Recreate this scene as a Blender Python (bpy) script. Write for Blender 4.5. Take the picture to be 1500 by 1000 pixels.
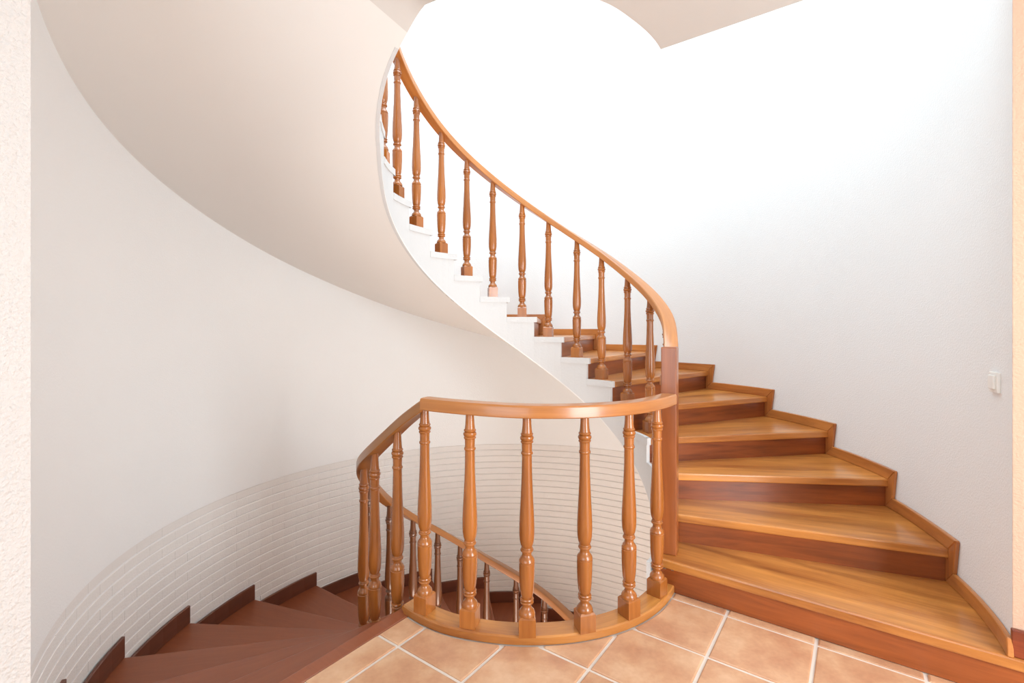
import bpy, bmesh, math, random
from math import sin, cos, pi, radians, degrees, sqrt, atan2, hypot, floor
from mathutils import Vector, Matrix

random.seed(7)
SC = bpy.context.scene
for o in list(bpy.data.objects):
    bpy.data.objects.remove(o)
COL = SC.collection
H = 0.17                      # one stair rise in metres; plan dimensions below are in rises

# ------------------------------------------------------------------ camera, light, exposure
EYE = 8.387
cam_d = bpy.data.cameras.new('camera')
cam = bpy.data.objects.new('camera', cam_d)
COL.objects.link(cam)
cam.location = (0, 0, EYE * H)
cam.rotation_euler = (pi / 2, 0, 0)
cam_d.sensor_width = 36.0
cam_d.lens = 704.7 * 36.0 / 1500.0
cam_d.shift_y = -18.1 / 1500.0
cam_d.clip_start = 0.02
SC.camera = cam

SC.view_settings.view_transform = 'Standard'
SC.view_settings.look = 'None'
SC.view_settings.gamma = 1.0
SC.view_settings.use_curve_mapping = False
SC.view_settings.exposure = 0.0

CX, CY = 0.262, 19.004        # axis of the stair
TH, D = -0.6270, radians(15.127)
def A(i):                     # angle of stair index i (one index per step)
    return TH + D * (i - 1)
U = Vector((cos(TH), sin(TH)))      # along the first riser
V = Vector((-sin(TH), cos(TH)))     # into the stairwell

world = bpy.data.worlds.new('world')
SC.world = world
world.use_nodes = True
world.node_tree.nodes['Background'].inputs[0].default_value = (0.95, 0.97, 1.0, 1)
world.node_tree.nodes['Background'].inputs[1].default_value = 0.6

def area(name, loc, target, sx, sy, power, col):
    ld = bpy.data.lights.new(name, 'AREA')
    ld.shape = 'RECTANGLE'
    ld.size, ld.size_y = sx, sy
    ld.energy = power
    ld.color = col
    ob = bpy.data.objects.new(name, ld)
    COL.objects.link(ob)
    ob.location = loc
    ob.rotation_euler = (Vector(target) - Vector(loc)).to_track_quat('-Z', 'Y').to_euler()
    return ob
def W(u, v, z):               # hall coordinates -> metres
    p = U * u + V * v
    return Vector((p.x * H, p.y * H, z * H))
# daylight through the roof light over the stairwell
area('skylight', (CX * H, CY * H, 35.0 * H), (CX * H, CY * H, 0), 2.6, 2.6, 168, (0.73, 0.9, 1.0))
# daylight through the hall windows behind the camera
area('hall_window_light', W(-1, -11.0, 8.2), W(-1, 10, 7.0), 2.6, 1.7, 52, (0.68, 0.88, 1.0))
area('hall_side_fill_light', W(14.6, 8.2, 8.5), W(-10, 19, 8.5), 2.1, 2.4, 238, (0.845, 0.945, 1.0))  # unseen fill from the right, added to brighten the left wall
# unseen fill added beneath the landing to brighten the lower well and bricks
area('lower_well_fill_light', W(-10.93 + 7.0 * cos(radians(-44)), 15.5 + 7.0 * sin(radians(-44)), -17.0), W(-12, 20, -2.0), 2.0, 2.0, 126, (1.0, 0.87, 0.76))

# ------------------------------------------------------------------ materials
def nt(name):
    m = bpy.data.materials.new(name)
    m.use_nodes = True
    n = m.node_tree
    return m, n, n.nodes['Principled BSDF']
def srgb(r, g, b):
    f = lambda c: (c / 255 / 12.92) if c / 255 <= 0.04045 else ((c / 255 + 0.055) / 1.055) ** 2.4
    return (f(r), f(g), f(b), 1)

def paint(name, col, rough=0.85, bump=0.25, scale=260.0, dist=0.0012, mottle=0.03, detail=3):
    m, n, b = nt(name)
    tc = n.nodes.new('ShaderNodeTexCoord')
    no = n.nodes.new('ShaderNodeTexNoise')
    no.inputs['Scale'].default_value = scale
    no.inputs['Detail'].default_value = detail
    n.links.new(tc.outputs['Object'], no.inputs['Vector'])
    bp = n.nodes.new('ShaderNodeBump')
    bp.inputs['Strength'].default_value = bump
    bp.inputs['Distance'].default_value = dist
    n.links.new(no.outputs['Fac'], bp.inputs['Height'])
    n.links.new(bp.outputs['Normal'], b.inputs['Normal'])
    n2 = n.nodes.new('ShaderNodeTexNoise')
    n2.inputs['Scale'].default_value = 2.3
    n2.inputs['Detail'].default_value = 4
    n.links.new(tc.outputs['Object'], n2.inputs['Vector'])
    mx = n.nodes.new('ShaderNodeMixRGB')
    mx.inputs[1].default_value = col
    mx.inputs[2].default_value = tuple(c * (1 - mottle) for c in col[:3]) + (1,)
    n.links.new(n2.outputs['Fac'], mx.inputs[0])
    n.links.new(mx.outputs[0], b.inputs['Base Color'])
    b.inputs['Roughness'].default_value = rough
    return m

def wood(name, light, dark, axis=0, rough=0.3, coat=0.35, coord='Object', freq=1.0, dirt=0.0, rand=True, contrast=1.0):
    """varnished timber: grain lines stretched along one axis"""
    m, n, b = nt(name)
    L = n.links
    tc = n.nodes.new('ShaderNodeTexCoord')
    oi = n.nodes.new('ShaderNodeObjectInfo')
    mul = n.nodes.new('ShaderNodeVectorMath'); mul.operation = 'SCALE'
    cmb = n.nodes.new('ShaderNodeCombineXYZ')
    for k in range(3):
        L.new(oi.outputs['Random'], cmb.inputs[k])
    L.new(cmb.outputs[0], mul.inputs[0]); mul.inputs['Scale'].default_value = 37.0 if rand else 0.0
    add = n.nodes.new('ShaderNodeVectorMath'); add.operation = 'ADD'
    L.new(tc.outputs[coord], add.inputs[0]); L.new(mul.outputs[0], add.inputs[1])
    mp = n.nodes.new('ShaderNodeMapping')
    s = [26.0 * freq] * 3
    s[axis] = 2.2 * freq
    mp.inputs['Scale'].default_value = s
    L.new(add.outputs[0], mp.inputs['Vector'])
    n1 = n.nodes.new('ShaderNodeTexNoise')
    n1.inputs['Scale'].default_value = 1.0; n1.inputs['Detail'].default_value = 6; n1.inputs['Roughness'].default_value = 0.62
    n1.inputs['Distortion'].default_value = 0.6
    L.new(mp.outputs[0], n1.inputs['Vector'])
    n2 = n.nodes.new('ShaderNodeTexNoise')
    mp2 = n.nodes.new('ShaderNodeMapping')
    s2 = [6.5 * freq] * 3; s2[axis] = 0.9 * freq
    mp2.inputs['Scale'].default_value = s2
    L.new(add.outputs[0], mp2.inputs['Vector'])
    L.new(mp2.outputs[0], n2.inputs['Vector'])
    n2.inputs['Scale'].default_value = 1.0; n2.inputs['Detail'].default_value = 3
    mixf = n.nodes.new('ShaderNodeMath'); mixf.operation = 'ADD'
    h1 = n.nodes.new('ShaderNodeMath'); h1.operation = 'MULTIPLY'; h1.inputs[1].default_value = 0.5
    h2 = n.nodes.new('ShaderNodeMath'); h2.operation = 'MULTIPLY'; h2.inputs[1].default_value = 0.5
    L.new(n1.outputs['Fac'], h1.inputs[0]); L.new(n2.outputs['Fac'], h2.inputs[0])
    L.new(h1.outputs[0], mixf.inputs[0]); L.new(h2.outputs[0], mixf.inputs[1])
    cr = n.nodes.new('ShaderNodeValToRGB')
    w = 0.16 / contrast
    cr.color_ramp.elements[0].position = 0.5 - w; cr.color_ramp.elements[0].color = dark
    cr.color_ramp.elements[1].position = 0.5 + w; cr.color_ramp.elements[1].color = light
    L.new(mixf.outputs[0], cr.inputs[0])
    hs = n.nodes.new('ShaderNodeHueSaturation')
    mr = n.nodes.new('ShaderNodeMapRange')
    mr.inputs['To Min'].default_value = 0.9; mr.inputs['To Max'].default_value = 1.1
    L.new(oi.outputs['Random'], mr.inputs['Value'])
    if rand:
        L.new(mr.outputs[0], hs.inputs['Value'])
    L.new(cr.outputs[0], hs.inputs['Color'])
    out = hs.outputs[0]
    if dirt > 0:
        n3 = n.nodes.new('ShaderNodeTexNoise'); n3.inputs['Scale'].default_value = 9; n3.inputs['Detail'].default_value = 5
        mp3 = n.nodes.new('ShaderNodeMapping')
        s3 = [1.0] * 3; s3[axis] = 0.16
        mp3.inputs['Scale'].default_value = s3
        L.new(add.outputs[0], mp3.inputs['Vector']); L.new(mp3.outputs[0], n3.inputs['Vector'])
        c3 = n.nodes.new('ShaderNodeValToRGB')
        c3.color_ramp.elements[0].position = 0.52; c3.color_ramp.elements[0].color = (0, 0, 0, 1)
        c3.color_ramp.elements[1].position = 0.72; c3.color_ramp.elements[1].color = (dirt, dirt, dirt, 1)
        L.new(n3.outputs['Fac'], c3.inputs[0])
        mx = n.nodes.new('ShaderNodeMixRGB'); mx.inputs[2].default_value = tuple(c * 0.55 for c in dark[:3]) + (1,)
        L.new(c3.outputs[0], mx.inputs[0]); L.new(out, mx.inputs[1]); out = mx.outputs[0]
    L.new(out, b.inputs['Base Color'])
    b.inputs['Roughness'].default_value = rough
    b.inputs['Coat Weight'].default_value = coat
    b.inputs['Coat Roughness'].default_value = 0.15
    bp = n.nodes.new('ShaderNodeBump'); bp.inputs['Strength'].default_value = 0.08; bp.inputs['Distance'].default_value = 0.001
    L.new(n1.outputs['Fac'], bp.inputs['Height']); L.new(bp.outputs['Normal'], b.inputs['Normal'])
    return m

M_WHITE = paint('white_wall_paint', srgb(240, 239, 238), bump=0.6, scale=120, dist=0.0035, mottle=0.02)
M_ROUGH = paint('roughcast_wall_paint', srgb(214, 206, 201), bump=1.0, scale=95, dist=0.008, mottle=0.03, detail=4)
M_BEIGE = paint('beige_wall_paint', srgb(198, 160, 136), bump=0.6, scale=110, dist=0.004)
M_SOFFIT = paint('soffit_paint', srgb(237, 231, 225), bump=0.1, scale=30, dist=0.002, mottle=0.03)
M_STRING = paint('white_string_paint', srgb(212, 209, 207), bump=0.45, scale=60, dist=0.003)
M_BRICK = paint('white_brick_paint', srgb(233, 228, 224), bump=0.45, scale=70, dist=0.004)
M_HALL = paint('hall_wall_paint', srgb(226, 223, 220), bump=0.2)
M_CEIL = paint('ceiling_paint', srgb(218, 211, 204), bump=0.1, scale=30, dist=0.002)
M_TREAD = wood('tread_wood', srgb(228, 154, 76), srgb(152, 82, 34), 0, rough=0.3, coat=0.35, freq=0.8, dirt=0.55, contrast=0.95)
M_RISER = wood('riser_wood', srgb(166, 86, 38), srgb(98, 44, 18), 0, rough=0.34, coat=0.25, freq=0.9, dirt=0.2)
M_SKIRT = wood('skirting_wood', srgb(208, 136, 70), srgb(158, 90, 42), 0, rough=0.3, coat=0.35)
M_SKIRTV = wood('skirting_upright_wood', srgb(202, 128, 64), srgb(152, 84, 38), 2, rough=0.3, coat=0.35)
M_BAL = wood('baluster_wood', srgb(188, 114, 48), srgb(136, 72, 28), 2, rough=0.27, coat=0.5, dirt=0.2, contrast=0.8)
M_BAL_SHADE = wood('shaded_baluster_wood', srgb(116, 68, 36), srgb(80, 44, 22), 2, rough=0.3, coat=0.4, dirt=0.1, contrast=0.8)  # baluster wood darkened; shade on the far lower balusters put into the colour
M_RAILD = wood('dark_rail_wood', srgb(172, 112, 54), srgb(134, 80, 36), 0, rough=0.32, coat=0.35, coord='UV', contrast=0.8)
M_RAIL = wood('rail_wood', srgb(204, 134, 70), srgb(164, 96, 44), 0, rough=0.32, coat=0.4, coord='UV', contrast=0.8)
M_NEWEL = wood('newel_wood', srgb(170, 96, 50), srgb(132, 70, 34), 2, rough=0.3, coat=0.35)
M_CURB = wood('curb_wood', srgb(212, 144, 72), srgb(150, 84, 36), 0, rough=0.28, coat=0.4, coord='UV', dirt=0.2)
M_BASE = wood('baseboard_wood', srgb(142, 60, 28), srgb(92, 34, 16), 0, rough=0.25, coat=0.5)
M_LOW = wood('lower_tread_brown', srgb(148, 80, 46), srgb(130, 67, 38), 0, rough=0.42, coat=0.15, freq=2.5, contrast=0.7, rand=False)
M_LOWSK = wood('lower_skirting_brown', srgb(112, 60, 38), srgb(88, 44, 28), 0, rough=0.35, coat=0.3)
M_GROUT = paint('grout', srgb(222, 208, 196), bump=0.5, scale=200, dist=0.001)
M_PLASTIC, _n, _b = nt('white_plastic')
_b.inputs['Base Color'].default_value = srgb(240, 236, 230); _b.inputs['Roughness'].default_value = 0.3
M_SCREW, _n, _b = nt('screw_steel')
_b.inputs['Base Color'].default_value = srgb(200, 196, 190); _b.inputs['Metallic'].default_value = 1; _b.inputs['Roughness'].default_value = 0.3

def tile_mat():
    m, n, b = nt('terracotta_tile')
    L = n.links
    tc = n.nodes.new('ShaderNodeTexCoord'); oi = n.nodes.new('ShaderNodeObjectInfo')
    cmb = n.nodes.new('ShaderNodeCombineXYZ')
    for k in range(3): L.new(oi.outputs['Random'], cmb.inputs[k])
    sc = n.nodes.new('ShaderNodeVectorMath'); sc.operation = 'SCALE'; sc.inputs['Scale'].default_value = 53
    L.new(cmb.outputs[0], sc.inputs[0])
    add = n.nodes.new('ShaderNodeVectorMath'); L.new(tc.outputs['Object'], add.inputs[0]); L.new(sc.outputs[0], add.inputs[1])
    n1 = n.nodes.new('ShaderNodeTexNoise'); n1.inputs['Scale'].default_value = 5.5; n1.inputs['Detail'].default_value = 5; n1.inputs['Roughness'].default_value = 0.55
    L.new(add.outputs[0], n1.inputs['Vector'])
    cr = n.nodes.new('ShaderNodeValToRGB')
    e = cr.color_ramp.elements
    e[0].position = 0.3; e[0].color = srgb(184, 130, 97)
    e[1].position = 0.68; e[1].color = srgb(212, 170, 135)
    x = e.new(0.5); x.color = srgb(200, 151, 115)
    L.new(n1.outputs['Fac'], cr.inputs[0])
    n2 = n.nodes.new('ShaderNodeTexNoise'); n2.inputs['Scale'].default_value = 60; n2.inputs['Detail'].default_value = 3
    L.new(add.outputs[0], n2.inputs['Vector'])
    mx = n.nodes.new('ShaderNodeMixRGB'); mx.blend_type = 'OVERLAY'; mx.inputs[0].default_value = 0.12
    L.new(cr.outputs[0], mx.inputs[1]); L.new(n2.outputs['Fac'], mx.inputs[2])
    hs = n.nodes.new('ShaderNodeHueSaturation')
    mr = n.nodes.new('ShaderNodeMapRange'); mr.inputs['To Min'].default_value = 0.95; mr.inputs['To Max'].default_value = 1.06
    L.new(oi.outputs['Random'], mr.inputs['Value']); L.new(mr.outputs[0], hs.inputs['Value'])
    L.new(mx.outputs[0], hs.inputs['Color']); L.new(hs.outputs[0], b.inputs['Base Color'])
    b.inputs['Roughness'].default_value = 0.4
    bp = n.nodes.new('ShaderNodeBump'); bp.inputs['Strength'].default_value = 0.15; bp.inputs['Distance'].default_value = 0.002
    L.new(n1.outputs['Fac'], bp.inputs['Height']); L.new(bp.outputs['Normal'], b.inputs['Normal'])
    return m
M_TILE = tile_mat()

# ------------------------------------------------------------------ mesh helpers (vertices are given in rises, scaled by H)
class MB:
    def __init__(self):
        self.v, self.f, self.uv = [], [], {}
    def add(self, verts, faces):
        b = len(self.v)
        self.v += [tuple(p) for p in verts]
        self.f += [tuple(b + i for i in f) for f in faces]
        return b
    def prism(self, poly, z0, z1):
        """vertical prism over a plan polygon (counter-clockwise); z0/z1 numbers or per-vertex lists"""
        n = len(poly)
        za = z0 if isinstance(z0, (list, tuple)) else [z0] * n
        zb = z1 if isinstance(z1, (list, tuple)) else [z1] * n
        vs = [(p[0], p[1], z) for p, z in zip(poly, za)] + [(p[0], p[1], z) for p, z in zip(poly, zb)]
        fs = [tuple(range(n - 1, -1, -1)), tuple(range(n, 2 * n))]
        fs += [(i, (i + 1) % n, n + (i + 1) % n, n + i) for i in range(n)]
        self.add(vs, fs)
    def box(self, x0, x1, y0, y1, z0, z1):
        self.prism([(x0, y0), (x1, y0), (x1, y1), (x0, y1)], z0, z1)
    def lathe(self, prof, seg=16):
        n = len(prof)
        vs, fs = [], []
        for r, z in prof:
            for k in range(seg):
                a = 2 * pi * k / seg
                vs.append((r * cos(a), r * sin(a), z))
        for i in range(n - 1):
            for k in range(seg):
                a, b2 = i * seg + k, i * seg + (k + 1) % seg
                fs.append((a, b2, b2 + seg, a + seg))
        fs.append(tuple(range(seg - 1, -1, -1)))
        fs.append(tuple((n - 1) * seg + k for k in range(seg)))
        self.add(vs, fs)
    def mesh(self, name, mat, smooth=False, local=None, uv=None, auto=None):
        me = bpy.data.meshes.new(name)
        vs = self.v
        if local is not None:
            inv = local.inverted()
            vs = [inv @ Vector(p) for p in vs]
        me.from_pydata([(p[0] * H, p[1] * H, p[2] * H) for p in vs], [], self.f)
        me.validate()
        bm = bmesh.new(); bm.from_mesh(me)
        bmesh.ops.recalc_face_normals(bm, faces=bm.faces)
        bm.to_mesh(me); bm.free()
        if uv is not None:
            lay = me.uv_layers.new(name='UVMap')
            for lp in me.loops:
                u_, v_ = uv[lp.vertex_index]
                lay.data[lp.index].uv = (u_ * H, v_ * H)
        if smooth:
            me.polygons.foreach_set('use_smooth', [True] * len(me.polygons))
            if auto:
                me.set_sharp_from_angle(angle=radians(auto))
        me.materials.append(mat)
        return me

def link(name, me, parent=None, loc=None, rotz=0.0):
    o = bpy.data.objects.new(name, me)
    COL.objects.link(o)
    if parent:
        o.parent = parent
    if loc is not None:
        o.location = loc
    o.rotation_euler = (0, 0, rotz)
    return o
def thing(name, label, cat, loc):
    o = bpy.data.objects.new(name, None)
    COL.objects.link(o)
    o.empty_display_size = 0.1
    o.location = loc
    o['label'] = label; o['category'] = cat
    return o
def frame(cx, cy, cz, rot):   # local frame in rises
    return Matrix.Translation((cx, cy, cz)) @ Matrix.Rotation(rot, 4, 'Z')
def part(mb, name, mat, parent, fr=None, **kw):
    """build the mesh in its own frame fr (rises) and hang it on its parent thing"""
    fr = fr or Matrix.Identity(4)
    me = mb.mesh(name, mat, local=fr, **kw)
    o = bpy.data.objects.new(name, me)
    COL.objects.link(o)
    t = fr.to_translation() * H
    rz = fr.to_euler().z
    if parent is not None:
        o.parent = parent
        t = t - parent.location
    o.location = t
    o.rotation_euler = (0, 0, rz)
    return o
def bevel(o, w, seg=2, ang=40):
    m = o.modifiers.new('bevel', 'BEVEL')
    m.width = w * H; m.segments = seg; m.limit_method = 'ANGLE'; m.angle_limit = radians(ang)
    return o
def structure(o, ):
    o['kind'] = 'structure'
    return o

def pol(r, a):
    return (CX + r * cos(a), CY + r * sin(a))
def lerp_tab(tab, x):
    if x <= tab[0][0]: return tab[0][1]
    for (a, b), (c, d) in zip(tab, tab[1:]):
        if x <= c:
            t = (x - a) / (c - a)
            return b + (d - b) * t
    return tab[-1][1]
def smooth_tab(tab):          # Catmull-Rom through (x, y) pairs
    def f(x):
        n = len(tab)
        if x <= tab[0][0]: return tab[0][1]
        if x >= tab[-1][0]: return tab[-1][1]
        for i in range(n - 1):
            if x <= tab[i + 1][0]:
                x0, y0 = tab[i]; x1, y1 = tab[i + 1]
                def sl(j):
                    if j == 0: return (tab[1][1] - tab[0][1]) / (tab[1][0] - tab[0][0])
                    if j == n - 1: return (tab[-1][1] - tab[-2][1]) / (tab[-1][0] - tab[-2][0])
                    return (tab[j + 1][1] - tab[j - 1][1]) / (tab[j + 1][0] - tab[j - 1][0])
                h = x1 - x0; t = (x - x0) / h
                return ((2 * t**3 - 3 * t**2 + 1) * y0 + (t**3 - 2 * t**2 + t) * h * sl(i)
                        + (-2 * t**3 + 3 * t**2) * y1 + (t**3 - t**2) * h * sl(i + 1))
    return f

# stairwell wall: a circle of its own, eased into the two corners of the hall
WX, WY, WR = -0.071, 19.349, 13.84
_corr = smooth_tab([(-36, .37), (-28, .22), (-15, .0), (40, 0), (165, 0), (190, 0), (211, -.04), (222, .0), (236.4, .2)])
def wall_r(a):
    """distance of the wall from the stair axis at angle a (radians)"""
    c, s = cos(a), sin(a)
    ex, ey = CX - WX, CY - WY
    b = c * ex + s * ey
    r = -b + sqrt(b * b - (ex * ex + ey * ey - WR * WR))
    dg = (degrees(a) + 90) % 360 - 90
    return r + _corr(dg)
A0 = A(1)                       # first riser / right hall wall
A1 = A(19)                      # landing edge / left hall wall

R_IN = 5.2                      # well side of the flights
SOFF_IN, SOFF_OUT = 1.976, 1.13
CEIL = 17.5
STOREY = 19.0
BOT = -19.8
TOP = 36.0

# ------------------------------------------------------------------ setting: stairwell wall
WAINS = 0.48
def wall_arc(a0, a1, z0, z1, dr=0.0, seg=72, back=0.9):
    mb = MB()
    ang = [a0 + (a1 - a0) * k / seg for k in range(seg + 1)]
    inn = [pol(wall_r(a) + dr, a) for a in ang]
    out = [pol(wall_r(a) + back, a) for a in ang]
    for k in range(seg):
        q = [inn[k], inn[k + 1], out[k + 1], out[k]]
        b = len(mb.v)
        vs = [(p[0], p[1], z0) for p in q] + [(p[0], p[1], z1) for p in q]
        fs = [(0, 1, 5, 4), (2, 3, 7, 6), (0, 3, 2, 1), (4, 5, 6, 7)]
        if k == 0: fs.append((0, 4, 7, 3))
        if k == seg - 1: fs.append((1, 2, 6, 5))
        mb.add(vs, fs)
    me_clean(mb)
    return mb
def me_clean(mb):
    """weld coincident vertices"""
    key, idx, nv = {}, [], []
    for p in mb.v:
        k = (round(p[0], 5), round(p[1], 5), round(p[2], 5))
        if k not in key:
            key[k] = len(nv); nv.append(p)
        idx.append(key[k])
    mb.v = nv
    fs = []
    for f in mb.f:
        g = []
        for i in f:
            j = idx[i]
            if not g or g[-1] != j: g.append(j)
        if len(set(g)) >= 3: fs.append(tuple(g))
    mb.f = fs
mb = wall_arc(A0, A1, WAINS, TOP, seg=110)
# lower, set-back face that carries the wainscot bricks
mb2 = wall_arc(A0, A1, BOT, WAINS, dr=0.06, seg=110)
mb.add(mb2.v, mb2.f)
wall_back = structure(part(mb, 'wall_back', M_WHITE, None, smooth=True, auto=40))

# painted brick wainscot below the plaster, brick by brick
COURSE, BL = 0.41, 1.40
def brick_mesh():
    mb = MB()
    n = 2
    w, hgt, dep, ch = BL - 0.0005, COURSE - 0.02, 0.12, 0.032
    def sag(x): return x * x / (2 * WR)
    xs = [-w / 2, 0, w / 2]
    vs = []
    for x in xs:            # back, then outer rim, then chamfered face; local x = along, y = into the room (negative radial)
        xi = x
        vs += [(x, -dep + sag(x), 0), (x, -dep + sag(x), hgt), (x, -ch + sag(x), 0), (x, -ch + sag(x), hgt),
               (xi, sag(x), ch), (xi, sag(x), hgt - ch)]
    fs = []
    for k in range(n):
        a, b = 6 * k, 6 * (k + 1)
        fs += [(a + 4, b + 4, b + 5, a + 5), (a + 2, b + 2, b + 4, a + 4), (a + 5, b + 5, b + 3, a + 3),
               (a + 0, b + 0, b + 2, a + 2), (a + 3, b + 3, b + 1, a + 1)]
    fs += [(0, 2, 4, 5, 3, 1), (12, 13, 15, 17, 16, 14)]
    mb.add(vs, fs)
    return mb
brick_me = brick_mesh().mesh('brick', M_BRICK)
bm_src = brick_mesh()
cands = []
LOW_H = 1.04
for row in range(0, 32):
    zt = WAINS - row * COURSE
    a = radians(20) + (0.5 if row % 2 else 0.0) * BL / 13.8
    while True:
        r = wall_r(a)
        a_next = a + BL / r
        am = (a + a_next) / 2
        if a_next > A1 - 0.004: break
        i = (am - TH) / D + 1
        lvl = -(19 - i) * LOW_H          # surface of the lower flight here
        if zt - COURSE * 0.2 > lvl and zt > -11.5:
            x, y = pol(r, am)
            cands.append((hypot(x, y), am, r, zt - COURSE + 0.011))
        a = a_next
cands.sort()
stuff = MB()
for k, (dist, am, r, z0) in enumerate(cands):
    tilt = random.uniform(-0.003, 0.003)
    dr = random.uniform(-0.003, 0.003)
    zz = z0 + random.uniform(-0.006, 0.006)
    x, y = pol(r + 0.022 + dr, am)
    # local +y points to the stair axis
    ta, tb = pol(wall_r(am - 0.03), am - 0.03), pol(wall_r(am + 0.03), am + 0.03)
    rot = atan2(tb[1] - ta[1], tb[0] - ta[0])           # local +x runs along the wall, +y to the stair axis
    if k < 300:
        o = bpy.data.objects.new('brick', brick_me)
        COL.objects.link(o); o.parent = wall_back
        o.location = (x * H, y * H, zz * H); o.rotation_euler = (0, tilt, rot)
    else:
        mt = Matrix.Translation((x, y, zz)) @ Matrix.Rotation(rot, 4, 'Z') @ Matrix.Rotation(tilt, 4, 'Y')
        stuff.add([mt @ Vector(p) for p in bm_src.v], bm_src.f)
if stuff.v:
    so = part(stuff, 'bricks', M_BRICK, wall_back)
    so['kind'] = 'stuff'

# closing arcs above the upper landing and below the hall floor
wf = wall_arc(A1, A0 + 2 * pi, STOREY, TOP, seg=24)
structure(part(wf, 'wall_front', M_WHITE, None, smooth=True, auto=40))
wf = wall_arc(A1, A0 + 2 * pi, BOT, -1.5, seg=24)
structure(part(wf, 'wall_front', M_WHITE, None, smooth=True, auto=40))

# ------------------------------------------------------------------ setting: hall walls
UC, VC = -10.32, 15.52          # hall planes that meet on the stair axis
UF, VB = 15.5, -12.0
def hall_box(u0, u1, v0, v1, z0, z1):
    mb = MB()
    P = lambda u, v: tuple(U * u + V * v)
    mb.prism([P(u0, v0), P(u1, v0), P(u1, v1), P(u0, v1)], z0, z1)
    return mb
pr = Vector(pol(wall_r(A0), A0)); pl = Vector(pol(wall_r(A1), A1))
ur, vl = U.dot(pr), V.dot(pl)
structure(part(hall_box(UC - 0.9, UC, VB, vl + 0.02, 0, CEIL), 'wall_left', M_ROUGH, None))
structure(part(hall_box(ur + 0.0, UF, VC, VC + 0.9, 0, CEIL), 'wall_right', M_BEIGE, None))
structure(part(hall_box(UC - 0.9, UF, VB - 0.9, VB, 0, CEIL), 'wall_rear', M_HALL, None))
structure(part(hall_box(UF, UF + 0.9, VB - 0.9, VC + 0.9, 0, CEIL), 'wall_side', M_HALL, None))

# ------------------------------------------------------------------ setting: ceiling over the landing, roof, lower floor
edge_r = smooth_tab([(236.4, 5.98), (243, 6.1), (260, 6.18), (291, 6.06), (305.6, 5.82), (324.1, 5.66)])
def hall_rmax(a):
    c, s = cos(a), sin(a)
    du, dv = U.x * c + U.y * s, V.x * c + V.y * s
    u0, v0 = U.dot(Vector((CX, CY))), V.dot(Vector((CX, CY)))
    r = 1e9
    if du > 1e-9: r = min(r, (UF + 0.5 - u0) / du)
    if dv < -1e-9: r = min(r, (VB - 0.5 - v0) / dv)
    return r
s_out = smooth_tab([(1, 1.6), (6, 1.9), (9.5, 1.95), (11.25, 1.84), (13.0, 1.45), (14.6, 1.1), (15.7, 1.0), (19, 1.0)])
def soff(i, t):                 # soffit level at index i, t = 0 well side, 1 wall side
    return min(i - (SOFF_IN + (s_out(i) - SOFF_IN) * t), CEIL)
mb = MB()
NA = 48
grid = []
for k in range(NA + 1):
    a = A1 + (A0 + 2 * pi - A1) * k / NA
    i = (a - TH) / D + 1
    r0, r1 = edge_r(degrees(a)), hall_rmax(a)
    ws = [r0 + (13.8 - r0) * t / 6 for t in range(7)] + [r1]
    row = [(pol(r, a) + (soff(i, min((r - r0) / 8.0, 1.0)),)) for r in ws]
    grid.append(row)
n = 8
vs = [p for row in grid for p in row]
fs = [(k * n + j, k * n + j + 1, (k + 1) * n + j + 1, (k + 1) * n + j) for k in range(NA) for j in range(n - 1)]
b0 = len(vs)
for k in range(NA + 1):         # upper face and rims
    vs.append((grid[k][0][0], grid[k][0][1], STOREY)); vs.append((grid[k][-1][0], grid[k][-1][1], STOREY))
for k in range(NA):
    fs.append((b0 + 2 * k, b0 + 2 * k + 2, b0 + 2 * k + 3, b0 + 2 * k + 1))
    fs.append((k * n, (k + 1) * n, b0 + 2 * k + 2, b0 + 2 * k))
    fs.append((k * n + n - 1, b0 + 2 * k + 1, b0 + 2 * k + 3, (k + 1) * n + n - 1))
fs.append(tuple(range(0, n)) + (b0 + 1, b0))
fs.append(tuple(NA * n + j for j in range(n - 1, -1, -1)) + (b0 + 2 * NA, b0 + 2 * NA + 1))
mb.add(vs, fs)
structure(part(mb, 'ceiling', M_CEIL, None, smooth=True, auto=35))

# roof with a square roof light over the well
mb = MB()
ro, ri = 15.5, 8.0
for q in ([(-ro, -ro), (ro, -ro), (ri, -ri), (-ri, -ri)], [(ro, -ro), (ro, ro), (ri, ri), (ri, -ri)],
          [(ro, ro), (-ro, ro), (-ri, ri), (ri, ri)], [(-ro, ro), (-ro, -ro), (-ri, -ri), (-ri, ri)]):
    mb.prism([(CX + x, CY + y) for x, y in q], TOP, TOP + 0.8)
structure(part(mb, 'ceiling', M_CEIL, None))
mb = MB()
mb.box(CX - 16, CX + 16, CY - 16, CY + 16, BOT - 1.0, BOT)
structure(part(mb, 'floor', M_TILE, None))

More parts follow.
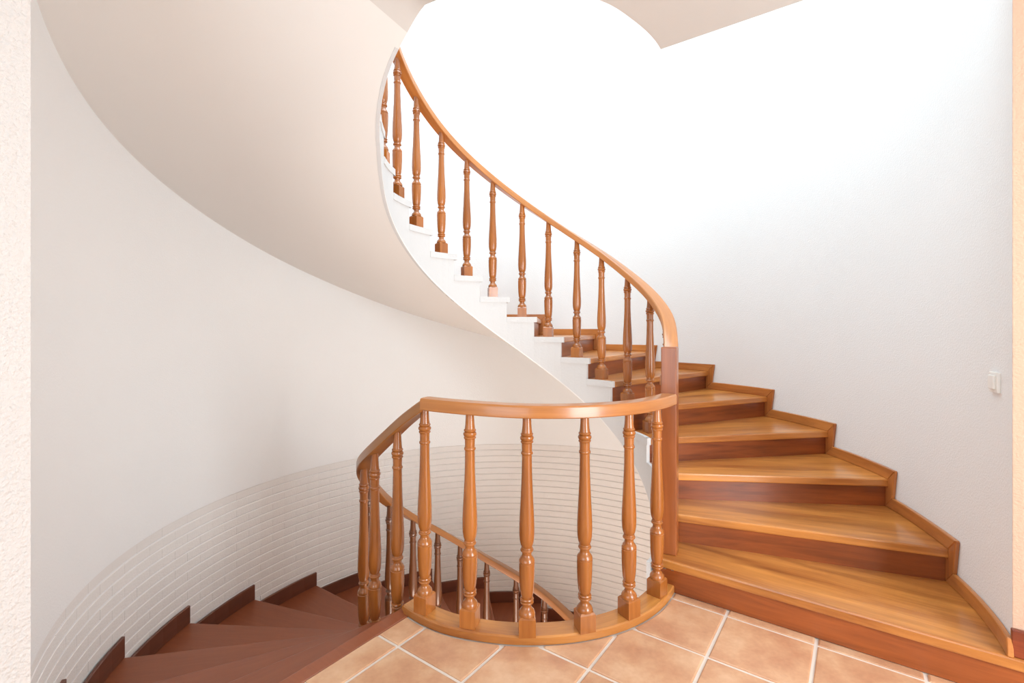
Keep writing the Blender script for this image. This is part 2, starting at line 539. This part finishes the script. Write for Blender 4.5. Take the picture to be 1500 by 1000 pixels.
# ------------------------------------------------------------------ setting: hall floor, tile by tile
curb_o = smooth_tab([(230, 5.84), (233.2, 5.9), (247.5, 6.12), (258.9, 6.18), (271.8, 6.24), (284.4, 6.29), (298.1, 6.31), (309.1, 6.26), (324.4, 6.12), (330, 6.05)])
WELL = 5.62                     # edge of the floor opening
mb = MB()
grid = []
NA = 40
for k in range(NA + 1):
    a = A1 + (A0 + 2 * pi - A1) * k / NA
    grid.append((pol(WELL, a), pol(hall_rmax(a), a)))
wv = 15.543 - 5.6
grid[0] = (tuple(U * -11.02 + V * wv), tuple(U * -11.02 + V * (VB - 0.5)))
vs = []
for q0, q1 in grid:
    vs += [q0 + (-0.035,), q1 + (-0.035,), q1 + (-1.5,), q0 + (-1.5,)]
fs = []
for k in range(NA):
    a, b = 4 * k, 4 * k + 4
    fs += [(a, b, b + 1, a + 1), (a + 1, b + 1, b + 2, a + 2), (a + 2, b + 2, b + 3, a + 3), (a + 3, b + 3, b, a)]
fs += [(0, 1, 2, 3), (4 * NA, 4 * NA + 3, 4 * NA + 2, 4 * NA + 1)]
mb.add(vs, fs)
floor_o = structure(part(mb, 'floor', M_GROUT, None))

U0, DU, V0, DV = -0.96, 2.24, 15.10, 2.185
TU0, TV1 = -10.72, 15.43        # tiled area ends at the landing edge and at the first riser
J = 0.045
def clip_out_disc(poly, dense=10):
    """remove the part of a plan polygon that lies under the curb"""
    pts = []
    n = len(poly)
    for k in range(n):
        p, q = Vector(poly[k]), Vector(poly[(k + 1) % n])
        m = max(1, int((q - p).length / 0.12))
        pts += [p + (q - p) * t / m for t in range(m)]
    def rad(p): return hypot(p.x - CX, p.y - CY)
    def lim(p):
        dg = degrees(atan2(p.y - CY, p.x - CX)) % 360
        return (curb_o(dg) if 225 < dg < 335 else 6.0) + 0.04
    ins = [rad(p) < lim(p) for p in pts]
    if not any(ins): return [tuple(p) for p in poly]
    if all(ins): return None
    n = len(pts)
    s = next(k for k in range(n) if ins[k - 1] and not ins[k])
    order = [(s + k) % n for k in range(n)]
    out = [pts[k] for k in order if not ins[k]]
    # close along the arc
    a1 = atan2(out[-1].y - CY, out[-1].x - CX); a0 = atan2(out[0].y - CY, out[0].x - CX)
    da = (a0 - a1 + pi) % (2 * pi) - pi
    arc = []
    m = max(2, int(abs(da) / 0.05))
    for t in range(0, m + 1):
        a = a1 + da * t / m
        p = Vector((CX + cos(a), CY + sin(a)))
        arc.append(Vector(pol(lim(p), a)))
    pts2 = out[::1] + arc
    # thin the straight runs
    res = []
    for k in range(len(pts2)):
        a, b, c = pts2[k - 1], pts2[k], pts2[(k + 1) % len(pts2)]
        if (b - a).length < 1e-4: continue
        cr = (b - a).x * (c - b).y - (b - a).y * (c - b).x
        if abs(cr) > 2e-4: res.append(tuple(b))
    return res if len(res) >= 3 else None
tile_cache = {}
def add_tile(u0, u1, v0, v1):
    P = lambda u, v: tuple(U * u + V * v)
    poly = clip_out_disc([P(u0, v0), P(u1, v0), P(u1, v1), P(u0, v1)])
    if not poly: return
    area2 = sum(poly[k - 1][0] * poly[k][1] - poly[k][0] * poly[k - 1][1] for k in range(len(poly)))
    if area2 < 0: poly = poly[::-1]
    if abs(area2) < 0.03: return
    cx = sum(p[0] for p in poly) / len(poly); cy = sum(p[1] for p in poly) / len(poly)
    full = abs(u1 - u0 - DU + 2 * J) < 1e-6 and abs(v1 - v0 - DV + 2 * J) < 1e-6 and len(poly) == 4
    if full and 'full' in tile_cache:
        me = tile_cache['full']
    else:
        mb = MB()
        n = len(poly)
        ins = 0.03
        top = []
        for k in range(n):
            p = Vector(poly[k]); c = Vector((cx, cy)); d_ = (c - p)
            top.append(tuple(p + d_.normalized() * min(ins * 1.3, d_.length * 0.3)))
        vs = [(p[0] - cx, p[1] - cy, -0.1) for p in poly] + [(p[0] - cx, p[1] - cy, -0.014) for p in poly] + [(p[0] - cx, p[1] - cy, 0.0) for p in top]
        fs = [tuple(range(2 * n, 3 * n))]
        for k in range(n):
            k2 = (k + 1) % n
            fs += [(k, k2, n + k2, n + k), (n + k, n + k2, 2 * n + k2, 2 * n + k)]
        mb.add(vs, fs)
        me = mb.mesh('tile', M_TILE)
        if full: tile_cache['full'] = me
    o = bpy.data.objects.new('tile', me)
    COL.objects.link(o); o.parent = floor_o
    o.location = (cx * H, cy * H, random.uniform(-0.0006, 0.0004))
iu0 = int(floor((TU0 - U0) / DU)); iv1 = int(math.ceil((TV1 - V0) / DV))
for iu in range(iu0, 8):
    for iv in range(-13, iv1):
        u0, u1 = U0 + iu * DU + J, U0 + (iu + 1) * DU - J
        v0, v1 = V0 + iv * DV + J, V0 + (iv + 1) * DV - J
        u0, u1, v0, v1 = max(u0, TU0), min(u1, UF - 0.05), max(v0, VB + 0.05), min(v1, TV1)
        if u1 - u0 < 0.08 or v1 - v0 < 0.08: continue
        add_tile(u0, u1, v0, v1)

# ------------------------------------------------------------------ stairs
def line_circle(a, off, r):
    """point where the line parallel to direction a, shifted by off (towards +angle), meets radius r"""
    q = sqrt(max(r * r - off * off, 0))
    return (CX + q * cos(a) - off * sin(a), CY + q * sin(a) + off * cos(a))
def line_wall(a, off, dr=0.0):
    r = wall_r(a)
    for _ in range(6):
        p = line_circle(a, off, r + dr)
        r = wall_r(atan2(p[1] - CY, p[0] - CX))
    return line_circle(a, off, r + dr)
def ang(p): return atan2(p[1] - CY, p[0] - CX)
def unwrap(a, ref):
    while a < ref - pi: a += 2 * pi
    while a > ref + pi: a -= 2 * pi
    return a
def nose(n):                    # how far a nosing runs ahead of its radial line
    return {1: 0.2, 2: 0.3, 3: 0.44}.get(n, 0.55)
OVER = 0.15                     # nosing overhang past the riser
def tread_poly(ia, offa, ib, offb, rin, dr):
    aa, ab = A(ia), A(ib)
    p0, p1 = line_circle(aa, -offa, rin), line_wall(aa, -offa, dr)
    q0, q1 = line_circle(ab, -offb, rin), line_wall(ab, -offb, dr)
    w0, w1 = unwrap(ang(p1), aa), unwrap(ang(q1), ab)
    i0, i1 = unwrap(ang(p0), aa), unwrap(ang(q0), ab)
    poly = [p0, p1]
    for k in range(1, 5):
        a = w0 + (w1 - w0) * k / 5
        poly.append(pol(wall_r(a) + dr, a))
    poly += [q1, q0]
    for k in range(1, 3):
        a = i1 + (i0 - i1) * k / 3
        poly.append(pol(rin, a))
    return poly

def make_tread(parent, n_idx, level, offa, offb, rin, mat, n_next, name='tread', nose_t=0.27, thick=0.12):
    mb = MB()
    aa = A(n_idx)
    poly = tread_poly(n_idx, offa, n_next, offb, rin, -0.02)
    lo = line_wall(aa, -offa + 0.34, -0.02)
    if n_idx == 1:               # the first step runs on in front of the hall wall
        e0, e1 = line_circle(aa, -offa, 17.4), line_circle(aa, -0.03, 17.4)
        poly = [poly[0], e0, e1, line_circle(aa, -0.03, hypot(*(Vector(pol(wall_r(aa), aa)) - Vector((CX, CY)))) + 0.02)] + poly[2:]
        lo = line_circle(aa, -0.03, 17.4)
    m = len(poly)
    li = line_circle(aa, -offa + (0.34 if n_idx > 1 else offa - 0.03), rin)
    zt, zm, zb = level, level - thick, level - nose_t
    vs = [p + (zt,) for p in poly] + [li + (zm,), lo + (zm,)] + [p + (zm,) for p in poly[2:]] + [poly[0] + (zb,), poly[1] + (zb,), lo + (zb,), li + (zb,)]
    f0, f1, b1, b0 = 2 * m, 2 * m + 1, 2 * m + 2, 2 * m + 3
    c0, c1 = m, m + 1
    fs = [tuple(range(m)), (0, f0, f1, 1), (f0, b0, b1, f1), (b0, c0, c1, b1), tuple(range(2 * m - 1, m - 1, -1))]
    fs.append((1, f1, b1, c1, m + 2, 2))
    fs += [(k, m + k, m + k + 1, k + 1) for k in range(2, m - 1)]
    fs.append((m - 1, 2 * m - 1, c0, b0, f0, 0))
    mb.add(vs, fs)
    o = part(mb, name, mat, parent, frame(CX, CY, level, aa))
    return bevel(o, 0.045, 2)
def make_riser(parent, n_idx, z0, z1, off, rin, mat):
    mb = MB()
    aa = A(n_idx)
    if parent['label'].startswith('upper') and n_idx == 1:
        q1, q2 = line_circle(aa, -0.1, 17.35), line_circle(aa, -0.03, 17.35)
        mb.prism([line_circle(aa, -0.1, rin), q1, q2, line_circle(aa, -0.03, rin)], z0, z1 - 0.17)
    else:
        mb.prism([line_circle(aa, -off, rin), line_wall(aa, -off, -0.02), line_wall(aa, -off + 0.1, -0.02), line_circle(aa, -off + 0.1, rin)], z0, z1)
    return part(mb, 'riser', mat, parent, frame(CX, CY, z0, aa))
def skirt_piece(parent, name, mat, a0, a1, quad, dr=0.12, seg=5, fr=None):
    """quad = four (t, z) corners, t = 0..1 between angles a0 and a1, on the wall; sheared along the arc"""
    (t0, z0), (t1, z1), (t2, z2), (t3, z3) = quad   # bottom left, bottom right, top right, top left
    mb = MB(); vs = []; fs = []
    for k in range(seg + 1):
        s = k / seg
        for (ta, za, tb, zb) in ((t0, z0, t1, z1), (t3, z3, t2, z2)):
            t = ta + (tb - ta) * s; z = za + (zb - za) * s
            a = a0 + (a1 - a0) * t
            vs += [pol(wall_r(a) - dr, a) + (z,), pol(wall_r(a) - 0.005, a) + (z,)]
    for k in range(seg):
        b = 4 * k; c = b + 4
        fs += [(b, c, c + 2, b + 2), (b + 2, c + 2, c + 3, b + 3), (b + 3, c + 3, c + 1, b + 1), (b + 1, c + 1, c, b)]
    fs += [(0, 2, 3, 1), (4 * seg, 4 * seg + 1, 4 * seg + 3, 4 * seg + 2)]
    mb.add(vs, fs)
    am = (a0 + a1) / 2
    x, y = pol(wall_r(am), am)
    o = part(mb, name, mat, parent, frame(x, y, min(z0, z1), am + pi / 2))
    return bevel(o, 0.02, 1)

# ---- upper flight
up = thing('spiral_staircase', 'upper winding flight of honey wooden treads and dark risers along the white wall', 'staircase', (CX * H, CY * H, 0))
def rin(i):                     # the well-side face spreads towards the upper landing
    return lerp_tab([(15.9, R_IN), (16.6, 5.27), (17.5, 5.55), (18.3, 5.82), (19, 5.98)], i)
R_T = R_IN + 0.13
for n in range(1, 19):
    lvl = float(n)
    make_tread(up, n, lvl, nose(n), nose(n + 1) - OVER - 0.05 if n < 18 else 0.3, (rin(n + 0.5) + 0.13) if n > 1 else R_IN + 0.45, M_TREAD, n + 1, thick=0.12 if n < 12 else 0.08)
for n in range(1, 20):
    make_riser(up, n, n - 1 - (0.02 if n > 1 else -0.0), n - 0.1, nose(n) - OVER, (rin(n) + 0.13) if n > 1 else R_IN + 0.47, M_RISER)
# white stringer on the well side: stepped top, helical underside
mb = MB()
def string_bottom(i): return max(i - SOFF_IN, -1.5)
for n in range(1, 19):
    on, on1 = nose(n) - OVER, nose(n + 1) - OVER
    for ra, rb in ((R_IN, R_T),):
        a0 = unwrap(ang(line_circle(A(n), -on, ra)), A(n)); a1 = unwrap(ang(line_circle(A(n + 1), -on1, ra)), A(n + 1))
        K = 4
        for k in range(K):
            b0, b1 = a0 + (a1 - a0) * k / K, a0 + (a1 - a0) * (k + 1) / K
            i0, i1 = (b0 - TH) / D + 1, (b1 - TH) / D + 1
            q = [pol(rin(i0), b0), pol(rin(i0) + 0.13, b0), pol(rin(i1) + 0.13, b1), pol(rin(i1), b1)]
            top = n if n > 1 else 0.7
            mb.prism(q, [string_bottom(i0), string_bottom(i0), string_bottom(i1), string_bottom(i1)], top)
    # plastered nose at the end of each tread
    if n > 3:
        s = [line_circle(A(n), -nose(n), rin(n) - 0.03), line_circle(A(n), -nose(n), rin(n) + 0.13), line_circle(A(n), -on + 0.05, rin(n) + 0.13), line_circle(A(n), -on + 0.05, rin(n) - 0.03)]
        mb.prism(s, n - 0.27, n)
        a0 = unwrap(ang(line_circle(A(n), -nose(n), R_IN)), A(n)); a1 = unwrap(ang(line_circle(A(n + 1), -on1, R_IN)), A(n + 1))
        K = 3
        for k in range(K):
            b0, b1 = a0 + (a1 - a0) * k / K, a0 + (a1 - a0) * (k + 1) / K
            j0, j1 = rin((b0 - TH) / D + 1), rin((b1 - TH) / D + 1)
            mb.prism([pol(j0 - 0.03, b0), pol(j0 + 0.01, b0), pol(j1 + 0.01, b1), pol(j1 - 0.03, b1)], n - 0.27, n)
part(mb, 'stringer', M_STRING, up)

# plastered underside
mb = MB()
NS, NR = 90, 6
vs = []
for k in range(NS + 1):
    i = 1 + 18.0 * k / NS
    a = A(i)
    r0 = rin(i) - 0.004
    r1 = wall_r(a) + 0.02
    for j in range(NR + 1):
        t = j / NR
        r = r0 + (r1 - r0) * t
        vs.append(pol(r, a) + (soff(i, t),))
        vs.append(pol(r, a) + (soff(i, t) + 0.06,))
fs = []
w = 2 * (NR + 1)
for k in range(NS):
    for j in range(NR):
        b = k * w + 2 * j
        fs.append((b, b + 2, b + w + 2, b + w)); fs.append((b + 1, b + w + 1, b + w + 3, b + 3))
    b = k * w
    fs.append((b, b + w, b + w + 1, b + 1))
    b = k * w + 2 * NR
    fs.append((b, b + 1, b + w + 1, b + w))
mb.add(vs, fs)
part(mb, 'soffit', M_SOFFIT, up, smooth=True, auto=50)
# mitred zigzag skirting on the wall
SKH = 0.40
for n in range(1, 19):
    on, on1 = nose(n), nose(n + 1) - OVER
    w0 = unwrap(ang(line_wall(A(n), -on)), A(n)); w1 = unwrap(ang(line_wall(A(n + 1), -on1)), A(n + 1))
    dw = SKH / 13.6
    f = dw / (w1 - w0)
    t_start = f if n == 1 else 0.0
    skirt_piece(up, 'skirting_board', M_SKIRT, w0, w1, [(0.0, n), (1.0, n), (1.0 - f, n + SKH), ((0.02 if n == 1 else -f), n + SKH)])
    if n < 18:
        z1 = n + 1.0
        w2 = unwrap(ang(line_wall(A(n + 1), -nose(n + 1))), A(n + 1))
        f2 = (w2 - w0) / (w1 - w0)
        # upright: between the two mitres
        mbu = MB()
        ts = [(1.0, n), (1.0, n + 1.0 - 0.27), (f2, n + 1.0 - 0.27), (f2, n + 1.0), (f2 - f, n + 1 + SKH), (1.0 - f, n + SKH)]
        fr_, bk_ = [], []
        for t, z in ts:
            a = w0 + (w1 - w0) * t
            fr_.append(pol(wall_r(a) - 0.118, a) + (z,)); bk_.append(pol(wall_r(a) - 0.005, a) + (z,))
        m_ = len(ts)
        mbu.add(fr_ + bk_, [tuple(range(m_)), tuple(range(2 * m_ - 1, m_ - 1, -1))] + [(k, m_ + k, m_ + (k + 1) % m_, (k + 1) % m_) for k in range(m_)])
        a = w0 + (w1 - w0)
        x, y = pol(wall_r(a), a)
        # turn the local frame so that the grain runs up the piece
        ob = part(mbu, 'skirting_upright', M_SKIRTV, up, frame(x, y, n, a + pi / 2))
        bevel(ob, 0.02, 1)

# ---- lower flight
low = thing('lower_staircase', 'lower winding flight of plain dark brown treads descending behind the balustrade along the brick wall', 'staircase', (CX * H, CY * H, 0))
R_L = R_IN - 0.015
# landing edge board and the riser below it
p = U * TU0 + V * 10.2
o = part(hall_box(-11.2, TU0 - 0.01, vl - 0.3, 10.2, -0.27, 0.0), 'landing_nosing', M_LOW, low, frame(p.x, p.y, 0, TH)); bevel(o, 0.03, 2)
part(hall_box(-11.1, -11.03, vl - 0.3, 10.3, -LOW_H, -0.26), 'riser', M_LOW, low, frame(p.x, p.y, -LOW_H, TH))
for k in range(1, 18):
    n = 19 - k
    off = (0.26 if k == 0 else 0.55) - OVER
    make_riser(low, n, -(k + 1) * LOW_H - 0.0 + 0.0, -k * LOW_H - 0.1, off, R_L, M_LOW)
for k in range(1, 18):
    n = 19 - k
    off_next = (0.26 if k == 1 else 0.55) - OVER - 0.05
    make_tread(low, n, -k * LOW_H, 0.55, off_next, R_L, M_LOW, n + 1)
    on = 0.55; on1 = (0.26 if k == 1 else 0.55) - OVER
    w0 = unwrap(ang(line_wall(A(n), -on)), A(n)); w1 = unwrap(ang(line_wall(A(n + 1), -on1)), A(n + 1))
    z = -k * LOW_H
    skirt_piece(low, 'skirting_board', M_LOWSK, w0, w1, [(0.0, z), (1.0, z), (1.0, z + 0.75), (0.0, z + 0.75)])
# stringer and underside of the lower flight
mb = MB()
def lb(i): return -(19 - i) * LOW_H - 2.0
for k in range(1, 18):
    n = 19 - k
    a0 = unwrap(ang(line_circle(A(n), -0.40, R_IN)), A(n)); a1 = unwrap(ang(line_circle(A(n + 1), -(0.11 if k == 1 else 0.40), R_IN)), A(n + 1))
    for q in range(4):
        b0, b1 = a0 + (a1 - a0) * q / 4, a0 + (a1 - a0) * (q + 1) / 4
        i0, i1 = (b0 - TH) / D + 1, (b1 - TH) / D + 1
        mb.prism([pol(R_IN, b0), pol(R_IN + 0.15, b0), pol(R_IN + 0.15, b1), pol(R_IN, b1)], [lb(i0), lb(i0), lb(i1), lb(i1)], -k * LOW_H - 0.14)
part(mb, 'stringer', M_STRING, low)
mb = MB(); vs = []; fs = []
for k in range(61):
    i = 2 + 17.0 * k / 60
    a = A(i)
    for j in range(4):
        r = R_IN + (wall_r(a) - R_IN) * j / 3
        vs.append(pol(r, a) + (lb(i) + 0.85 * j / 3,)); vs.append(pol(r, a) + (lb(i) + 0.85 * j / 3 + 0.05,))
for k in range(60):
    for j in range(3):
        b = k * 8 + 2 * j
        fs += [(b, b + 2, b + 10, b + 8), (b + 1, b + 9, b + 11, b + 3)]
    fs += [(k * 8, k * 8 + 8, k * 8 + 9, k * 8 + 1), (k * 8 + 6, k * 8 + 7, k * 8 + 15, k * 8 + 14)]
mb.add(vs, fs)
part(mb, 'soffit', M_SOFFIT, low, smooth=True, auto=50)

# ------------------------------------------------------------------ balustrades
BH = 5.80
S = 1 / 55.0
PROF_T = [(12.2, 28), (12.2, 30.5), (11.4, 33), (10.6, 34.5), (8.8, 36.5), (6.8, 39), (6.4, 42), (7.2, 44), (9.6, 45.2), (10.2, 46.6), (9.4, 48), (8.2, 48.7), (9.4, 49.4), (10.2, 51), (9.6, 52.4), (7.6, 53.2),
          (8.6, 55), (9.7, 60), (10.7, 70), (11.4, 85), (11.7, 102), (11.75, 103.3), (10.8, 104.2), (10.8, 105.2), (11.75, 106.1), (11.3, 108.5), (9.6, 111.5), (7.6, 113.6), (6.9, 116.5), (7.3, 119.6), (9.3, 120.6), (9.9, 122.4), (9.0, 124), (8.0, 124.6), (8.8, 125.2), (8.4, 126.2), (7.6, 126.8),
          (8.9, 129), (10.1, 133), (11.0, 139), (11.4, 148), (11.3, 160), (10.7, 174), (9.7, 192), (8.6, 214), (7.8, 236), (7.5, 256), (7.5, 261), (8.5, 262), (8.9, 263.6), (8.5, 265.2), (7.6, 266.2),
          (7.6, 270), (7.8, 277.8), (8.9, 278.6), (9.5, 280), (8.8, 281.5), (7.9, 282.2), (9.4, 283), (10.3, 285.6), (9.4, 288.2), (7.9, 289), (8.8, 289.8), (9.4, 291), (8.9, 292.4), (7.9, 293.4), (7.2, 299), (6.6, 308), (6.2, 319)]
def shaft_mesh():
    mb = MB()
    mb.lathe([(r * S, z * S) for r, z in PROF_T], 20)
    return mb.mesh('baluster', M_BAL, smooth=True, auto=33)
def block_mesh():
    mb = MB()
    w = 12.3 * S; c = 2.2 * S; h = 25.5 * S; ht = 28.2 * S
    mb.prism([(-w, -w), (w, -w), (w, w), (-w, w)], 0, h)
    b = len(mb.v)
    mb.v += [(-w, -w, h), (w, -w, h), (w, w, h), (-w, w, h), (-w + c, -w + c, ht), (w - c, -w + c, ht), (w - c, w - c, ht), (-w + c, w - c, ht)]
    mb.f = [f for f in mb.f if f != (4, 5, 6, 7)]
    mb.f += [(b, b + 1, b + 5, b + 4), (b + 1, b + 2, b + 6, b + 5), (b + 2, b + 3, b + 7, b + 6), (b + 3, b, b + 4, b + 7), (b + 4, b + 5, b + 6, b + 7)]
    me_clean(mb)
    return mb.mesh('base_block', M_BAL)
ME_SHAFT, ME_BLOCK = shaft_mesh(), block_mesh()
ZTOP = 319 * S
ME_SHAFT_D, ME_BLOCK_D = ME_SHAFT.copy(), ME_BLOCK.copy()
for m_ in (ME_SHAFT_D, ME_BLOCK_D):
    m_.materials[0] = M_BAL_SHADE
def baluster(parent, r, a, z0, ztop, rot=None, dark=False):
    x, y = pol(r, a)
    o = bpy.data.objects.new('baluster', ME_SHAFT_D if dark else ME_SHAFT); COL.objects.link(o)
    o.parent = parent
    o.location = Vector((x * H, y * H, z0 * H)) - parent.location
    o.rotation_euler = (0, 0, (a if rot is None else rot))
    o.scale = (1, 1, (ztop + 0.06 - z0) / ZTOP)
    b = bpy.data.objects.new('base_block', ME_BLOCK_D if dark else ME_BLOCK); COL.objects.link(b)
    b.parent = o
    return o
RPROF = [(-0.225, 0.0), (0.225, 0.0), (0.25, 0.025), (0.25, 0.285), (0.238, 0.315), (0.215, 0.34), (0.10, 0.352), (-0.10, 0.352), (-0.215, 0.34), (-0.238, 0.315), (-0.25, 0.285), (-0.25, 0.025)]
def sweep(name, mat, parent, path, prof, sub_uv=True):
    """path = list of (r, angle, z); profile (dr, dz) kept upright in the radial plane"""
    mb = MB(); uv = []
    m = len(prof)
    plen = 0.0; per = [0.0]
    for k in range(m):
        per.append(per[-1] + hypot(prof[(k + 1) % m][0] - prof[k][0], prof[(k + 1) % m][1] - prof[k][1]))
    prev = None
    for (r, a, z) in path:
        p = Vector(pol(r, a) + (z,))
        if prev is not None: plen += (p - prev).length
        prev = p
        for k, (dr, dz) in enumerate(prof):
            mb.v.append(pol(r + dr, a) + (z + dz,)); uv.append((plen, per[k]))
    n = len(path)
    for i in range(n - 1):
        for k in range(m):
            mb.f.append((i * m + k, i * m + (k + 1) % m, (i + 1) * m + (k + 1) % m, (i + 1) * m + k))
    mb.f.append(tuple(range(m - 1, -1, -1))); mb.f.append(tuple((n - 1) * m + k for k in range(m)))
    return part(mb, name, mat, parent, uv=uv, smooth=True, auto=30)

# landing balustrade
x, y = pol(6.0, radians(280))
lb_t = thing('landing_balustrade', 'curved wooden balustrade of six turned balusters on a curb beside the tiled floor', 'balustrade', (x * H, y * H, 0))
bal_r = smooth_tab([(236, 5.72), (240.6, 5.75), (255.8, 5.86), (271.3, 6.08), (286.2, 6.13), (300.4, 6.08), (315.2, 5.92), (324, 5.86)])
A_JOIN = radians(241.2)
path = []
for k in range(33):
    t = k / 32
    a = radians(326.6) + (radians(234.0) - radians(326.6)) * t
    path.append((curb_o(degrees(a)), a, 0.0))
mbc = [(-0.62, 0.0), (0.0, 0.0), (0.0, 0.19), (-0.04, 0.225), (-0.62, 0.225)]
sweep('curb', M_CURB, lb_t, path, mbc)
# half-round end of the curb at the head of the lower flight
mb = MB()
vs = []
for q, r in enumerate((5.25, 5.88)):
    for k in range(9):
        t = pi * k / 8
        a = radians(234.0) - 0.10 * sin(t) / r
        vs.append(pol(r, a) + (0.1125 + 0.1125 * cos(t),))
fs = [(k, k + 1, 10 + k, 9 + k) for k in range(8)] + [tuple(range(9)), tuple(range(17, 8, -1)), (0, 9, 17, 8)]
mb.add(vs, fs)
part(mb, 'curb_end', M_CURB, lb_t, uv=[(p[2], hypot(p[0] - CX, p[1] - CY)) for p in vs], smooth=True, auto=50)
path = []
for k in range(41):
    t = k / 40
    a = radians(326.4) + (A_JOIN - radians(326.4)) * t
    dg = degrees(a)
    path.append((bal_r(dg), a, 5.94 + 0.13 * (325 - dg) / 84.0))
rail_l = sweep('handrail', M_RAIL, lb_t, path, RPROF)
for dg in (240.9, 255.9, 271.3, 286.3, 300.5, 315.4):
    a = radians(dg)
    baluster(lb_t, bal_r(dg), a, 0.225, 5.94 + 0.13 * (325 - dg) / 84.0)

# lower balustrade: carries on from the landing rail down the lower flight
low_b = smooth_tab([(4.0, -9.95), (7.0, -6.85), (8.3, -5.5), (9.36, -4.5), (10.35, -3.53), (11.27, -2.48), (12.08, -1.56), (13.04, -0.5), (14.1, 0.72), (15.5, 2.35), (16.5, 3.35), (17.65, 4.32), (18.6, 5.33), (19.38, 6.07)])
low_r = smooth_tab([(4.0, 5.8), (14, 5.83), (16, 5.86), (17.6, 5.8), (18.45, 5.66), (19.38, 5.75)])
x, y = pol(5.8, A(17))
lw_t = thing('lower_balustrade', 'wooden balustrade sinking down the well along the dark brown lower flight', 'balustrade', (x * H, y * H, -2 * LOW_H * H))
i_join = (A_JOIN - TH) / D + 1
path = []
for k in range(90):
    i = i_join - 0.0 - (i_join - 4.0) * k / 89
    path.append((low_r(i), A(i), low_b(i)))
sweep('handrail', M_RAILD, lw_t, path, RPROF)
LOWBAL = [(1, 18.45), (2, 17.62), (3, 16.55), (4, 15.45), (5, 14.09), (6, 13.04), (7, 12.08), (8, 11.27), (9, 10.35), (10, 9.36), (11, 8.4), (12, 7.4), (13, 6.4), (14, 5.4), (15, 4.4)]
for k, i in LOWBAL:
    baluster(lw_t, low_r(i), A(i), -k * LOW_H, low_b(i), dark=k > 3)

# upper balustrade
up_r = smooth_tab([(1.0, 5.7), (2.5, 5.73), (3.4, 5.84), (5, 5.76), (9, 5.5), (13, 5.45), (16.5, 5.46), (17.5, 5.7), (19, 6.1)])
up_b = smooth_tab([(1.3, 6.35), (2.4, 7.6), (3.4, 8.7), (4.35, 9.7), (5.34, 10.72), (6.34, 11.79), (8.23, 13.73), (10.19, 15.76), (12.1, 17.72), (14.1, 19.9), (16, 21.9), (19, 24.9)])
x, y = pol(5.85, A(1.3))
ub_t = thing('upper_balustrade', 'wooden balustrade rising with the upper flight from a square newel post', 'balustrade', (x * H, y * H, 1.0 * H))
path = []
for k in range(110):
    i = 1.42 + (19.0 - 1.42) * k / 109
    path.append((up_r(i), A(i), up_b(i)))
sweep('handrail', M_RAIL, ub_t, path, RPROF)
UPBAL = [(2, 2.42), (3, 3.42), (4, 4.35), (5, 5.34), (6, 6.34), (7, 7.23), (8, 8.23), (9, 9.15), (10, 10.19), (11, 11.13), (12, 12.1), (13, 13.15), (14, 14.12), (15, 15.12), (16, 16.1), (17, 17.1), (18, 18.1)]
for n, i in UPBAL:
    r = up_r(i) + {2: -0.03, 3: 0.04}.get(n, 0.0)
    baluster(ub_t, r, A(i), float(n), up_b(i))
# newel post
x, y = pol(5.83, A(1.30))
mb = MB()
w = 0.245
mb.prism([(-w, -w), (w, -w), (w, w), (-w, w)], 0, 6.8)
nw = bpy.data.objects.new('newel_post', mb.mesh('newel_post', M_NEWEL)); COL.objects.link(nw)
nw.parent = ub_t
nw.location = Vector((x * H, y * H, 1.0 * H)) - ub_t.location
nw.rotation_euler = (0, 0, radians(-27))
bevel(nw, 0.03, 2)

# ------------------------------------------------------------------ small details
# dark skirting on the hall wall beside the first step
mb = hall_box(ur - 0.04, 4.4, VC - 0.125, VC - 0.001, 1.002, 1.62)
p = U * ur + V * VC
o = structure(part(mb, 'baseboard_right', M_BASE, None, frame(p.x, p.y, 1.0, TH)))
bevel(o, 0.025, 2)

# two staples left in the end of the first riser
for uu_, zz_ in ((-5.11, 0.686), (-4.86, 0.69)):
    p = U * uu_ + V * (15.543 - 0.105)
    mb = MB(); mb.box(-0.045, 0.045, -0.012, 0.012, -0.012, 0.012)
    ob = bpy.data.objects.new('staple', mb.mesh('staple', M_SCREW)); COL.objects.link(ob)
    ob.parent = up
    ob.location = Vector((p.x * H, p.y * H, zz_ * H)) - up.location
    ob.rotation_euler = (0, 0, TH)

# light switch on the white wall near its right-hand end
sa = A0 + 0.069
rr = wall_r(sa)
x, y = pol(rr, sa)
p2 = pol(wall_r(sa + 0.01), sa + 0.01)
rot = atan2(p2[1] - y, p2[0] - x)
sw = thing('light_switch', 'small white rocker light switch high on the white wall near the beige corner', 'switch', (x * H, y * H, 7.09 * H))
def local_box(x0, x1, y0, y1, z0, z1, name, mat, bev):
    mb = MB(); mb.box(x0, x1, y0, y1, z0, z1)
    o = bpy.data.objects.new(name, mb.mesh(name, mat)); COL.objects.link(o); o.parent = sw
    o.rotation_euler = (0, 0, rot)
    return bevel(o, bev, 2)
local_box(-0.25, 0.25, 0.0, 0.07, -0.25, 0.25, 'cover_plate', M_PLASTIC, 0.02)
o = local_box(-0.16, 0.16, 0.06, 0.12, -0.17, 0.17, 'rocker', M_PLASTIC, 0.02)
